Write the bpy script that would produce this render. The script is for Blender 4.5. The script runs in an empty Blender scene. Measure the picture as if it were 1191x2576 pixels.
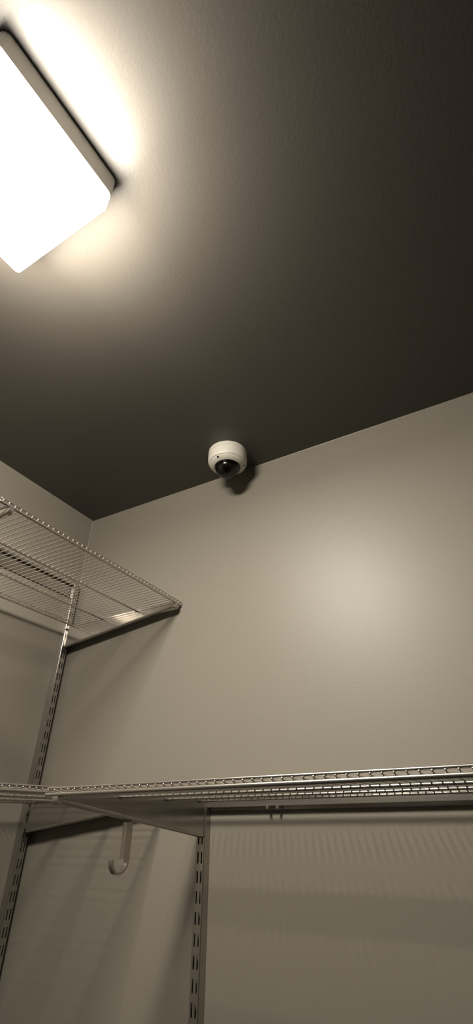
import bpy, bmesh, math
from mathutils import Matrix, Vector

S = bpy.context.scene
COL = S.collection
PI = math.pi
H = 2.44                      # ceiling height

# ------------------------------------------------------------------ camera
cd = bpy.data.cameras.new('camera')
cam = bpy.data.objects.new('camera', cd)
COL.objects.link(cam)
cd.sensor_fit = 'HORIZONTAL'
cd.sensor_width = 36.0
cd.lens = 36.0 * 1193.8 / 1191.0
cd.shift_x = -42.4 / 1191.0
cd.shift_y = -7.1 / 1191.0
cd.clip_start = 0.02
cam.matrix_world = Matrix(((0.8847, 0.2648, 0.3837, 1.212),
                           (0.4661, -0.4838, -0.7408, -1.0473),
                           (-0.0106, 0.8342, -0.5514, H - 0.9391),
                           (0, 0, 0, 1)))
S.camera = cam

# ------------------------------------------------------------------ world and exposure
w = bpy.data.worlds.new('world')
S.world = w
w.use_nodes = True
w.node_tree.nodes['Background'].inputs[0].default_value = (0, 0, 0, 1)
w.node_tree.nodes['Background'].inputs[1].default_value = 0.0
S.view_settings.view_transform = 'Standard'
S.view_settings.look = 'None'
S.view_settings.gamma = 1.0
S.view_settings.use_curve_mapping = False
S.view_settings.exposure = 0.0
LAMP_STRENGTH = 205.0        # underside of the diffuser
LAMP_SIDE = 220.0             # its thicker side walls
LAMP_COLOR = (1.0, 0.925, 0.79)


# ------------------------------------------------------------------ materials
def mat(name, color, rough=0.5, metal=0.0, spec=0.5, noise=None, bump=None, coat=0.0):
    m = bpy.data.materials.new(name)
    m.use_nodes = True
    nt = m.node_tree
    b = nt.nodes['Principled BSDF']
    b.inputs['Base Color'].default_value = (*color, 1)
    b.inputs['Roughness'].default_value = rough
    b.inputs['Metallic'].default_value = metal
    b.inputs['Specular IOR Level'].default_value = spec
    b.inputs['Coat Weight'].default_value = coat
    tc = nt.nodes.new('ShaderNodeTexCoord')
    if noise:
        scale, amount = noise
        n = nt.nodes.new('ShaderNodeTexNoise')
        n.inputs['Scale'].default_value = scale
        n.inputs['Detail'].default_value = 4
        nt.links.new(tc.outputs['Object'], n.inputs['Vector'])
        r = nt.nodes.new('ShaderNodeValToRGB')
        r.color_ramp.elements[0].position = 0.3
        r.color_ramp.elements[1].position = 0.7
        r.color_ramp.elements[0].color = (*[c * (1 - amount) for c in color], 1)
        r.color_ramp.elements[1].color = (*[min(1, c * (1 + amount)) for c in color], 1)
        nt.links.new(n.outputs['Fac'], r.inputs['Fac'])
        nt.links.new(r.outputs['Color'], b.inputs['Base Color'])
    if bump:
        prev = None
        for scale, strength, stretch in bump:
            mp = nt.nodes.new('ShaderNodeMapping')
            mp.inputs['Scale'].default_value = stretch
            nt.links.new(tc.outputs['Object'], mp.inputs['Vector'])
            n = nt.nodes.new('ShaderNodeTexNoise')
            n.inputs['Scale'].default_value = scale
            n.inputs['Detail'].default_value = 2
            nt.links.new(mp.outputs['Vector'], n.inputs['Vector'])
            bp = nt.nodes.new('ShaderNodeBump')
            bp.inputs['Strength'].default_value = strength
            bp.inputs['Distance'].default_value = 0.001
            nt.links.new(n.outputs['Fac'], bp.inputs['Height'])
            if prev:
                nt.links.new(prev.outputs['Normal'], bp.inputs['Normal'])
            prev = bp
        nt.links.new(prev.outputs['Normal'], b.inputs['Normal'])
    return m


PAINT = (0.182, 0.166, 0.139)
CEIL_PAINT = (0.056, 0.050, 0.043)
M = {}
M['wall'] = mat('greige_wall_paint', PAINT, 0.47, spec=0.36, noise=(1.5, 0.012),
                bump=[(190, 0.17, (1, 1, 1)), (130, 0.11, (1, 1, 0.05))])
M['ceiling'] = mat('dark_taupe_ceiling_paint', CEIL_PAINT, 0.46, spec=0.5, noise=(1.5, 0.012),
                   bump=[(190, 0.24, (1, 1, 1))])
M['floor'] = mat('dark_carpet', (0.03, 0.027, 0.024), 0.9, noise=(60, 0.3), bump=[(400, 0.6, (1, 1, 1))])
M['metal'] = mat('satin_platinum_metal', (0.46, 0.432, 0.398), 0.27, metal=0.94, noise=(40, 0.02))
M['wire'] = mat('bright_platinum_wire', (0.54, 0.508, 0.47), 0.30, metal=0.94, noise=(40, 0.02))
M['plate'] = mat('smooth_platinum_sheet', (0.42, 0.393, 0.36), 0.17, metal=0.92, noise=(30, 0.02))
M['dome_white'] = mat('ivory_white_plastic', (0.52, 0.495, 0.445), 0.45, noise=(20, 0.01))
M['seam'] = mat('grey_seam', (0.42, 0.39, 0.33), 0.6, noise=(20, 0.02))
M['black'] = mat('black_plastic', (0.012, 0.012, 0.012), 0.35, noise=(30, 0.2))
M['dark'] = mat('dark_grey_plastic', (0.020, 0.019, 0.018), 0.3, noise=(30, 0.2))
M['lens_glass'] = mat('camera_lens_glass', (0.004, 0.004, 0.006), 0.06, noise=(30, 0.2))
M['steel'] = mat('bright_steel', (0.75, 0.72, 0.68), 0.25, metal=1.0, noise=(60, 0.05))
M['pan'] = mat('white_enamel', (0.8, 0.79, 0.76), 0.4, noise=(20, 0.01))


def smoked():
    m = bpy.data.materials.new('clear_smoked_bubble')
    m.use_nodes = True
    nt = m.node_tree
    nt.nodes.clear()
    out = nt.nodes.new('ShaderNodeOutputMaterial')
    mix = nt.nodes.new('ShaderNodeMixShader')
    tr = nt.nodes.new('ShaderNodeBsdfTransparent')
    tr.inputs[0].default_value = (0.46, 0.44, 0.42, 1)
    gl = nt.nodes.new('ShaderNodeBsdfGlossy')
    gl.inputs['Roughness'].default_value = 0.03
    gl.inputs['Color'].default_value = (1, 1, 1, 1)
    fr = nt.nodes.new('ShaderNodeFresnel')
    fr.inputs['IOR'].default_value = 1.5
    nt.links.new(fr.outputs[0], mix.inputs[0])
    nt.links.new(tr.outputs[0], mix.inputs[1])
    nt.links.new(gl.outputs[0], mix.inputs[2])
    nt.links.new(mix.outputs[0], out.inputs[0])
    return m


M['bubble'] = smoked()


def lamp_mat(name, strength):
    m = bpy.data.materials.new(name)
    m.use_nodes = True
    b = m.node_tree.nodes['Principled BSDF']
    b.inputs['Base Color'].default_value = (0.8, 0.8, 0.78, 1)
    b.inputs['Roughness'].default_value = 0.4
    b.inputs['Emission Color'].default_value = (*LAMP_COLOR, 1)
    b.inputs['Emission Strength'].default_value = strength
    return m


M['lamp'] = lamp_mat('glowing_white_acrylic', LAMP_STRENGTH)
M['lamp_side'] = lamp_mat('glowing_acrylic_side_wall', LAMP_SIDE)


# ------------------------------------------------------------------ mesh helpers
def link(name, me, m, parent=None, smooth=False):
    o = bpy.data.objects.new(name, me)
    COL.objects.link(o)
    if m is not None and not me.materials:
        me.materials.append(m)
    if parent is not None:
        o.parent = parent
    if smooth:
        for p in me.polygons:
            p.use_smooth = True
        me.set_sharp_from_angle(angle=math.radians(38))
    return o


def obj(name, bm, m, parent=None, smooth=False):
    bmesh.ops.recalc_face_normals(bm, faces=bm.faces)
    me = bpy.data.meshes.new(name)
    bm.to_mesh(me)
    bm.free()
    return link(name, me, m, parent, smooth)


def box(bm, x0, x1, y0, y1, z0, z1):
    v = [bm.verts.new((x, y, z)) for x in (x0, x1) for y in (y0, y1) for z in (z0, z1)]
    for f in ((0, 1, 3, 2), (4, 6, 7, 5), (0, 4, 5, 1), (2, 3, 7, 6), (0, 2, 6, 4), (1, 5, 7, 3)):
        bm.faces.new([v[i] for i in f])
    return v


def tube(bm, path, radii, seg=10, round_cap=False):
    path = [Vector(p) for p in path]
    if not isinstance(radii, (list, tuple)):
        radii = [radii] * len(path)
    if round_cap:
        d0 = (path[0] - path[1]).normalized()
        d1 = (path[-1] - path[-2]).normalized()
        r0, r1 = radii[0], radii[-1]
        path = [path[0] + d0 * r0 * 0.45] + path + [path[-1] + d1 * r1 * 0.45]
        radii = [r0 * 0.6] + list(radii) + [r1 * 0.6]
    rings = []
    n = len(path)
    ref = None
    for i, p in enumerate(path):
        t = (path[min(i + 1, n - 1)] - path[max(i - 1, 0)]).normalized()
        if ref is None:
            a = Vector((0, 0, 1)) if abs(t.z) < 0.9 else Vector((1, 0, 0))
            ref = a.cross(t).normalized()
        u = (ref - t * ref.dot(t)).normalized()
        ref = u
        v = t.cross(u)
        rings.append([bm.verts.new(p + (u * math.cos(2 * PI * k / seg) + v * math.sin(2 * PI * k / seg)) * radii[i])
                      for k in range(seg)])
    for a, b in zip(rings, rings[1:]):
        for k in range(seg):
            bm.faces.new((a[k], a[(k + 1) % seg], b[(k + 1) % seg], b[k]))
    bm.faces.new(rings[0][::-1])
    bm.faces.new(rings[-1])


def lathe(bm, prof, seg=72, center=(0, 0, 0), cap0=False, cap1=False):
    """prof: list of (radius, z)"""
    cx, cy, cz = center
    rings = []
    for r, z in prof:
        if r < 1e-6:
            rings.append([bm.verts.new((cx, cy, cz + z))])
        else:
            rings.append([bm.verts.new((cx + r * math.cos(2 * PI * k / seg), cy + r * math.sin(2 * PI * k / seg), cz + z))
                          for k in range(seg)])
    for a, b in zip(rings, rings[1:]):
        for k in range(seg):
            k2 = (k + 1) % seg
            if len(a) == 1:
                bm.faces.new((a[0], b[k2], b[k]))
            elif len(b) == 1:
                bm.faces.new((a[k], a[k2], b[0]))
            else:
                bm.faces.new((a[k], a[k2], b[k2], b[k]))
    if cap0 and len(rings[0]) > 1:
        bm.faces.new(rings[0][::-1])
    if cap1 and len(rings[-1]) > 1:
        bm.faces.new(rings[-1])


def prism_x(bm, outline, x0, x1):
    """outline in (y, z), extruded along x"""
    a = [bm.verts.new((x0, y, z)) for y, z in outline]
    b = [bm.verts.new((x1, y, z)) for y, z in outline]
    n = len(outline)
    bm.faces.new(a)
    bm.faces.new(b[::-1])
    for i in range(n):
        bm.faces.new((a[i], b[i], b[(i + 1) % n], a[(i + 1) % n]))


def bevel(bm, width, seg=2, angle=0.5):
    ed = [e for e in bm.edges if len(e.link_faces) == 2 and e.calc_face_angle(0) > angle]
    bmesh.ops.bevel(bm, geom=ed, offset=width, segments=seg, affect='EDGES', profile=0.5)


def tag(o, label, cat, group=None):
    o['label'] = label
    o['category'] = cat
    if group:
        o['group'] = group
    return o


def thing(name, label, cat, loc=(0, 0, 0), rotz=0.0, group=None):
    o = bpy.data.objects.new(name, None)
    COL.objects.link(o)
    o.empty_display_size = 0.03
    o.location = loc
    o.rotation_euler = (0, 0, rotz)
    return tag(o, label, cat, group)


def dup(root, loc, rotz, label, group=None):
    r = root.copy()
    COL.objects.link(r)
    r.location = loc
    r.rotation_euler = (0, 0, rotz)
    r['label'] = label
    if group:
        r['group'] = group
    for ch in list(root.children):
        c = ch.copy()
        COL.objects.link(c)
        c.parent = r
        for g in list(ch.children):
            d = g.copy()
            COL.objects.link(d)
            d.parent = c
    return r


# ------------------------------------------------------------------ room shell
RX, RY = 2.60, -4.60
T = 0.08


def struct(name, m, *b, label=None):
    bm = bmesh.new()
    box(bm, *b)
    o = obj(name, bm, m)
    o['kind'] = 'structure'
    if label:
        o['label'] = label
    return o


struct('floor', M['floor'], -T, RX + T, RY - T, T, -T, 0, label='dark closet floor below the shelves')
struct('ceiling', M['ceiling'], -T, RX + T, RY - T, T, H, H + T, label='dark taupe painted ceiling around the lamp')
struct('wall_left', M['wall'], -T, 0, RY, 0, 0, H, label='greige wall behind the upper wire shelf')
struct('wall_back', M['wall'], -T, RX + T, 0, T, 0, H, label='wide greige wall with a soft lamp highlight')
struct('wall_right', M['wall'], RX, RX + T, RY, 0, 0, H, label='greige wall on the right, out of view')
struct('wall_front', M['wall'], -T, RX + T, RY - T, RY, 0, H, label='greige wall behind the viewer')

# caulk bead between the walls; light-catching ceiling beads are added for bright edge lines
CB = 0.0022


def bead(name, a, b, m, label):
    bm = bmesh.new()
    lo = [bm.verts.new(p) for p in a]
    hi = [bm.verts.new(p) for p in b]
    bm.faces.new(lo)
    bm.faces.new(hi[::-1])
    for i in range(3):
        bm.faces.new((lo[i], hi[i], hi[(i + 1) % 3], lo[(i + 1) % 3]))
    o = obj(name, bm, m)
    o['kind'] = 'structure'
    o['label'] = label


e = 0.0001
bead('trim_1', [(e, -e, 0.001), (CB, -e, 0.001), (e, -CB, 0.001)], [(e, -e, H - 0.003), (CB, -e, H - 0.003), (e, -CB, H - 0.003)],
     M['wall'], 'thin caulk line in the corner between the two walls')
bead('trim_2', [(0.003, -e, H - e), (0.003, -e, H - CB), (0.003, -CB * 0.4, H - e)],
     [(RX - 0.001, -e, H - e), (RX - 0.001, -e, H - CB), (RX - 0.001, -CB * 0.4, H - e)],
     M['wall'], 'thin added bead catching light where the back wall meets the ceiling')
bead('trim_3', [(e, -0.003, H - e), (e, -0.003, H - CB), (CB * 0.4, -0.003, H - e)],
     [(e, RY + 0.001, H - e), (e, RY + 0.001, H - CB), (CB * 0.4, RY + 0.001, H - e)],
     M['wall'], 'thin added bead catching light where the left wall meets the ceiling')

# ------------------------------------------------------------------ ceiling light
LX0, LX1, LYB, LLEN, LZ = -0.1105, 0.1105, 0.0, 0.222, 2.342
PAN = 0.054
lamp = thing('ceiling_light', 'square white box lamp glowing on the ceiling', 'ceiling light',
             (0.7215, -0.8165, H), math.radians(-2.0))
bm = bmesh.new()
box(bm, LX0, LX1, -LLEN, 0, LZ - H, -PAN)
ve = [e for e in bm.edges if abs(e.verts[0].co.z - e.verts[1].co.z) > 0.01]
bmesh.ops.bevel(bm, geom=ve, offset=0.007, segments=4, affect='EDGES', profile=0.5)
be = [e for e in bm.edges if all(abs(v.co.z - (LZ - H)) < 1e-5 for v in e.verts)
      and e.calc_face_angle(0) > 0.5]
bmesh.ops.bevel(bm, geom=be, offset=0.004, segments=3, affect='EDGES', profile=0.5)
bm.faces.ensure_lookup_table()
bm.normal_update()
low = [abs(f.calc_center_median().z - (LZ - H)) < 0.001 and abs(f.normal.z) > 0.9 for f in bm.faces]
o = obj('diffuser', bm, M['lamp_side'], lamp)
o.data.materials.append(M['lamp'])
for p in o.data.polygons:
    p.material_index = 1 if low[p.index] else 0
o['label'] = 'glowing white acrylic box diffuser'
bm = bmesh.new()
FL = 0.002             # the tray is a little wider than the diffuser it holds
box(bm, LX0 - FL, LX1 + FL, -LLEN - FL, FL, -PAN, -0.0005)
ve = [e for e in bm.edges if abs(e.verts[0].co.z - e.verts[1].co.z) > 0.01]
bmesh.ops.bevel(bm, geom=ve, offset=0.012, segments=4, affect='EDGES', profile=0.5)
obj('ceiling_pan', bm, M['pan'], lamp)

# ------------------------------------------------------------------ dome security camera
DC = (0.6347, -0.0966)
dome = thing('security_camera', 'round white dome security camera mounted on the ceiling by the wall', 'camera', (*DC, H))
BR = 0.0583
bm = bmesh.new()
lathe(bm, [(0.0, -0.0005), (BR - 0.001, -0.0005), (BR, -0.002), (BR, -0.0133), (BR - 0.0005, -0.0136), (0.05, -0.0136)], 96)
obj('mounting_ring', bm, M['dome_white'], dome, True)
bm = bmesh.new()
lathe(bm, [(0.05, -0.0138), (BR - 0.0005, -0.0138), (BR, -0.0141), (BR, -0.034), (BR - 0.0004, -0.0385), (BR - 0.0018, -0.0425),
           (BR - 0.0032, -0.0448), (BR - 0.0046, -0.0452), (0.045, -0.0452)], 96)
obj('body_shell', bm, M['dome_white'], dome, True)
bm = bmesh.new()
lathe(bm, [(0.045, -0.0452), (BR - 0.0042, -0.0458), (BR - 0.0050, -0.0472), (BR - 0.0090, -0.0512), (BR - 0.0140, -0.0540),
           (0.0405, -0.0556), (0.0390, -0.0560), (0.0382, -0.0552), (0.0380, -0.047)], 96)
bezel = obj('bezel', bm, M['dome_white'], dome, True)
for a in (-93, 27, 147):
    ca, sa = math.cos(math.radians(a)), math.sin(math.radians(a))
    bm = bmesh.new()
    lathe(bm, [(0.0, 0.0005), (0.0036, 0.0006), (0.0036, -0.003), (0.0, -0.003)], 20)
    s = obj('screw_hole', bm, M['black'], bezel)
    s.location = (0.0502 * ca, 0.0502 * sa, -0.0503)
    s.rotation_euler = Vector((ca * 0.62, sa * 0.62, -0.78)).to_track_quat('Z', 'Y').to_euler()
    s['label'] = 'small dark screw recess in the white bezel'
    bm = bmesh.new()
    lathe(bm, [(0.0, 0.0012), (0.0012, 0.0010), (0.0014, 0.0), (0.0, -0.001)], 12)
    s2 = obj('screw', bm, M['steel'], bezel)
    s2.location = (0.0492 * ca, 0.0492 * sa, -0.0516)
    s2.rotation_euler = s.rotation_euler
# clear bubble
RB = 0.0375
ZB = -0.0525
bm = bmesh.new()
prof = [(RB * math.cos(math.radians(t)), ZB - RB * math.sin(math.radians(t))) for t in range(0, 90, 5)] + [(0.0, ZB - RB)]
lathe(bm, prof, 96)
bub = obj('bubble_cover', bm, M['bubble'], dome, True)
bub['label'] = 'clear dark tinted dome cover'
bm = bmesh.new()
lathe(bm, [(0.0379, -0.048), (0.0379, -0.055), (0.0362, -0.0562), (0.034, -0.052), (0.034, -0.046), (0.0, -0.046)], 72)
obj('inner_gasket', bm, M['black'], dome, True)
# eyeball module inside the bubble
look = Vector((0.25, -0.72, -0.78)).normalized()
q = look.to_track_quat('Z', 'Y')
RE = 0.0285
eye = bpy.data.objects.new('eyeball', None)
bm = bmesh.new()
prof = [(RE * math.sin(math.radians(t)), RE * math.cos(math.radians(t))) for t in range(24, 150, 6)]
lathe(bm, [(0.0, prof[0][1])] + prof, 48, cap1=True)
eye = obj('eyeball', bm, M['dark'], dome, True)
eye.location = (0, 0, -0.0535)
eye.rotation_euler = q.to_euler()
bm = bmesh.new()
lathe(bm, [(0.0128, 0.022), (0.0128, 0.0300), (0.0118, 0.0312), (0.0092, 0.0312), (0.0084, 0.0295), (0.0084, 0.022)], 48)
o = obj('lens_barrel', bm, M['dark'], eye, True)
bm = bmesh.new()
lathe(bm, [(0.0, 0.0296), (0.003, 0.0293), (0.006, 0.0283), (0.0084, 0.0268)], 40)
obj('lens', bm, M['lens_glass'], eye, True)

# ------------------------------------------------------------------ wire shelves
ZF = 0.434            # front rail distance from the wall
ZBK = 0.042           # back rail distance from the wall
PITCH = 0.01388
RR = 0.0026           # rail radius
RW = 0.00125          # wire radius
ZW = 0.0026 + RW * 0.8   # height of the wires over the rail centres


def wire_mesh(r):
    bm = bmesh.new()
    # the wire runs over the rods and turns up onto the front rails
    path = [(0, -(ZBK - 0.0030), 0.0004), (0, -(ZBK - 0.0028), ZW - 0.0014), (0, -(ZBK - 0.0010), ZW), (0, -(ZBK + 0.004), ZW),
            (0, -(ZF - 0.012), ZW), (0, -(ZF - 0.0022), ZW), (0, -(ZF + 0.0006), ZW + 0.0004), (0, -(ZF + 0.0017), ZW + 0.0016),
            (0, -(ZF + 0.0019), 0.0068)]
    tube(bm, path, r, 8)
    bmesh.ops.recalc_face_normals(bm, faces=bm.faces)
    me = bpy.data.meshes.new('wire')
    bm.to_mesh(me)
    bm.free()
    me.materials.append(M['wire'])
    for p in me.polygons:
        p.use_smooth = True
    return me


WIRE = wire_mesh(RW)


def rail(name, x0, x1, y, z, r, parent, caps=False):
    bm = bmesh.new()
    tube(bm, [(x0, y, z), (x0 + 0.001, y, z), (x1 - 0.001, y, z), (x1, y, z)], r, 14, round_cap=True)
    return obj(name, bm, M['metal'], parent, True)


def shelf(label, loc, rotz, x0, x1, first, count):
    """local x along the wall, local -y away from the wall, z=0 at the rail centres"""
    t = thing('wire_shelf', label, 'wire shelf', loc, rotz, 'silver wire closet shelves')
    rail('lip_rail', x0, x1, -(ZF + 0.0004), 0.0080, 0.00215, t)
    rail('front_rail', x0 - 0.002, x1 + 0.001, -ZF, 0.0, 0.0029, t)
    rail('support_rod', x0 + 0.002, x1 - 0.002, -(ZF - 0.139), 0.0002, 0.0024, t)
    rail('support_rod', x0 + 0.002, x1 - 0.002, -(ZF - 0.272), 0.0002, 0.0024, t)
    rail('back_rail', x0, x1, -ZBK, 0.0, RR, t)
    rail('back_lip_rail', x0, x1, -(ZBK + 0.0060), ZW + RW * 0.8 + 0.0019, 0.0019, t)
    for k in range(count):
        wi = link('wire', WIRE, M['metal'], t)
        wi.location = (first + k * PITCH, 0, 0)
    return t


ZU, ZL, ZR = 2.0230, 1.5500, 1.5410
LEFT = PI / 2         # rotation for things hung on the left wall
shelf('upper wire shelf on the left wall ending against the back wall', (0, 0, ZU), LEFT,
      -0.605, -0.0025, -0.0038 - 43 * PITCH, 44)
shelf('cut-off upper wire shelf at the left picture edge, next along the left wall', (0, 0, ZU + 0.001), LEFT,
      -1.213, -0.6105, -0.6118 - 43 * PITCH, 44)
shelf('lower left wire shelf running into the corner below the slotted upright', (0, 0, ZL), LEFT,
      -0.6045, -0.0030, -0.0052 - 43 * PITCH, 44)
shelf('long lower wire shelf along the back wall at the bottom', (0, 0, ZR), 0.0,
      0.5255, 1.4315, 0.5280, 66)


# ------------------------------------------------------------------ slotted wall uprights
SLOT_P = 0.032
SD = 0.0205           # upright depth
SW = 0.022


def upright(label, loc, rotz, ztop, zbot, first_slot):
    """local: centre line at x=0, wall at y=0, front face at y=-SD; z is world height"""
    t = thing('wall_upright', label, 'shelf upright', (loc[0], loc[1], zbot), rotz, 'slotted shelf uprights')
    th = 0.0016
    zb, zt = 0.0, ztop - zbot
    bm = bmesh.new()
    hw = SW / 2
    cx, sw = 0.0043, 0.0016
    # front web: three full-height strips and the bridges between the slots
    rc = 0.0026
    for a, b in ((-hw + rc, -cx - sw), (-cx + sw, cx - sw), (cx + sw, hw - rc)):
        box(bm, a, b, -SD, -SD + th, zb, zt)
    slots = []
    k = -200
    while k < 200:
        z1 = first_slot - zbot - k * SLOT_P
        z0 = z1 - 0.0195
        if z0 > zb + 0.004 and z1 < zt - 0.003:
            slots.append((z0, z1))
        k += 1
    slots.sort()
    edges = [zb] + [v for s in slots for v in s] + [zt]
    for s in (-1, 1):
        a, b = sorted((s * cx - sw, s * cx + sw))
        for i in range(0, len(edges), 2):
            box(bm, a, b, -SD, -SD + th, edges[i], edges[i + 1])
    o = obj('slotted_face', bm, M['plate'], t)
    for s in (-1, 1):
        # side flange with the rolled edge that joins it to the slotted face
        arc = [(s * (hw - rc + rc * math.sin(a)), -SD + rc - rc * math.cos(a)) for a in (0, PI / 10, PI / 5, 3 * PI / 10, 2 * PI / 5, PI / 2)]
        ri = rc - th
        inn = [(s * (hw - rc + ri * math.sin(a)), -SD + rc - ri * math.cos(a)) for a in (PI / 2, PI / 4, 0)]
        sec = arc + [(s * hw, -0.0004), (s * (hw - th), -0.0004)] + inn
        bm = bmesh.new()
        lo = [bm.verts.new((x, y, zb)) for x, y in sec]
        hi = [bm.verts.new((x, y, zt)) for x, y in sec]
        bm.faces.new(lo)
        bm.faces.new(hi[::-1])
        for i in range(len(sec)):
            k2 = (i + 1) % len(sec)
            bm.faces.new((lo[i], hi[i], hi[k2], lo[k2]))
        obj('side_flange', bm, M['plate'], t, True)
    return t


YC = -0.0270
Z_FIRST = 1.9128
upright('slotted metal upright in the room corner, in full view', (0, YC), LEFT, 2.172, 0.45, Z_FIRST)
upright('slotted upright on the left wall behind the cut-off upper bracket', (0, -0.580), LEFT, 2.172, 0.45, Z_FIRST)
upright('short slotted upright on the back wall under the long lower shelf', (0.5445, 0), 0.0, 1.570, 0.45, 1.5155)
upright('slotted upright at the right end of the long lower shelf', (1.4095, 0), 0.0, 1.570, 0.45, 1.5155)


# ------------------------------------------------------------------ hanging tracks
def track(label, loc, rotz, x0, x1, tabs=(), screws=()):
    """z=0 at the bottom of the back plate"""
    t = thing('hang_track', label, 'shelf track', loc, rotz, 'horizontal hanging tracks')
    h = 0.046
    bm = bmesh.new()
    prism_x(bm, [(-0.0004, 0), (-0.0060, 0), (-0.0060, h), (-0.0004, h)], x0, x1)
    bevel(bm, 0.0006, 1)
    obj('back_plate', bm, M['plate'], t)
    bm = bmesh.new()
    prism_x(bm, [(-0.0004, h), (-0.0155, h), (-0.0155, h - 0.0075), (-0.0142, h - 0.0075), (-0.0142, h - 0.0014), (-0.0004, h - 0.0014)], x0, x1)
    obj('top_lip', bm, M['metal'], t)
    for x in screws:
        bm = bmesh.new()
        lathe(bm, [(0.0046, 0.0), (0.0044, 0.0012), (0.003, 0.0022), (0.0, 0.0026)], 20)
        s = obj('screw', bm, M['steel'], t, True)
        s.location = (x, -0.0060, h * 0.56)
        s.rotation_euler = (PI / 2, 0, 0)
    return t


track('metal track high on the left wall seen through the upper shelf', (0, 0, 2.1245), LEFT, -1.25, -0.040, screws=(-0.1244, -0.50, -0.90))

# lower track: its lip turns down in front of the back plate
t = thing('hang_track', 'metal track on the back wall just under the long lower shelf', 'shelf track', (0, 0, 1.523), 0.0,
          'horizontal hanging tracks')
bm = bmesh.new()
prism_x(bm, [(-0.0004, 0.0), (-0.0050, 0.0), (-0.0050, 0.050), (-0.0004, 0.050)], 0.536, 1.45)
obj('back_plate', bm, M['plate'], t)
bm = bmesh.new()
prism_x(bm, [(-0.0050, 0.050), (-0.0175, 0.050), (-0.0175, 0.0072), (-0.0155, 0.0064), (-0.0150, 0.0072), (-0.0158, 0.0100), (-0.0158, 0.0482), (-0.0050, 0.0482)], 0.5535, 1.45)
obj('front_lip', bm, M['metal'], t)
for xa in (0.7023, 0.7250):
    bm = bmesh.new()
    box(bm, xa - 0.0026, xa + 0.0026, -0.0182, -0.0150, 0.0018, 0.0090)
    bevel(bm, 0.0006, 1)
    obj('clip_tab', bm, M['steel'], t)


# ------------------------------------------------------------------ shelf brackets
def bracket_proto(label, loc, rotz):
    t = thing('shelf_bracket', label, 'shelf bracket', loc, rotz, 'tapered metal shelf brackets')
    hw = 0.0044
    top = 0.0030
    zb, zn = -0.0610, -0.0082            # bottom edge height at the upright and at the nose
    v0, v1 = SD + 0.0004, ZF - 0.006
    # outline in (y, z) with notches for the rails
    pts = [(-v0, zb), (-v0, top)]
    for v in (ZBK, ZF - 0.272, ZF - 0.139):
        a = 0.0036
        pts += [(-(v - a), top), (-(v - a), -0.0032), (-(v + a), -0.0032), (-(v + a), top)]
    pts += [(-(ZF - 0.0048), top), (-(ZF - 0.0048), -0.0034), (-v1, -0.0034), (-v1, zn)]
    bm = bmesh.new()
    prism_x(bm, pts, -hw, hw)
    o = obj('plate', bm, M['plate'], t)
    o['label'] = 'smooth tapered bracket plate with soft reflections'
    # rounded fold along the bottom edge
    bm = bmesh.new()
    tube(bm, [(0, -v0, zb), (0, -v1, zn)], [0.0047, 0.0047], 16)
    obj('bottom_fold', bm, M['plate'], t, True)
    # rounded nose that carries the front rail
    bm = bmesh.new()
    nose = [(-(ZF - 0.010), -0.0034), (-(ZF + 0.0030), -0.0034), (-(ZF + 0.0036), -0.0060), (-(ZF + 0.0030), -0.0095),
            (-(ZF + 0.0005), -0.0125), (-(ZF - 0.0040), -0.0137), (-(ZF - 0.010), -0.0132)]
    prism_x(bm, nose, -0.0050, 0.0050)
    bevel(bm, 0.0017, 3, 0.6)
    obj('nose', bm, M['metal'], t, True)
    # hooks that sit in the slots of the upright
    for zz in (-0.050, -0.018):
        bm = bmesh.new()
        box(bm, -0.0056, 0.0056, -v0 - 0.0004, -SD + 0.004, zz - 0.006, zz + 0.006)
        obj('hook', bm, M['metal'], t)
    return t


B0 = bracket_proto('upper bracket in the corner with its rounded nose near the back wall', (0, YC, ZU), LEFT)
dup(B0, (0, -0.580, ZU), LEFT, 'upper bracket with bright nose at the left picture edge')
dup(B0, (0, YC, ZL), LEFT, 'lower bracket in the corner under the left shelf, seen behind another bracket')
dup(B0, (0, -0.580, ZL), LEFT, 'lower bracket on the left wall beyond the picture edge')
dup(B0, (0.5480, 0, ZR), 0.0, 'large bracket plate under the left end of the long lower shelf')
dup(B0, (1.4095, 0, ZR), 0.0, 'bracket under the right end of the long lower shelf')

# ------------------------------------------------------------------ closet rod hook under the lower bracket
hook = thing('rod_hook', 'small metal rod hook hanging under the lower shelf bracket at the bottom edge', 'hook', (0.5480, -0.261, 1.5040))
bm = bmesh.new()
box(bm, -0.0042, 0.0042, -0.0082, 0.0082, -0.052, 0.0)
bevel(bm, 0.0008, 2)
obj('hook_shank', bm, M['plate'], hook)
bm = bmesh.new()
out, inn = [], []
for i in range(19):
    a = PI * i / 18 + PI
    out.append((0.0 + 0.0215 * math.cos(a) - 0.0132, -0.052 + 0.0215 * math.sin(a)))
    inn.append((0.0 + 0.0175 * math.cos(a) - 0.0132, -0.052 + 0.0175 * math.sin(a)))
prism_x(bm, out + inn[::-1], -0.0042, 0.0042)
obj('hook_cradle', bm, M['plate'], hook)
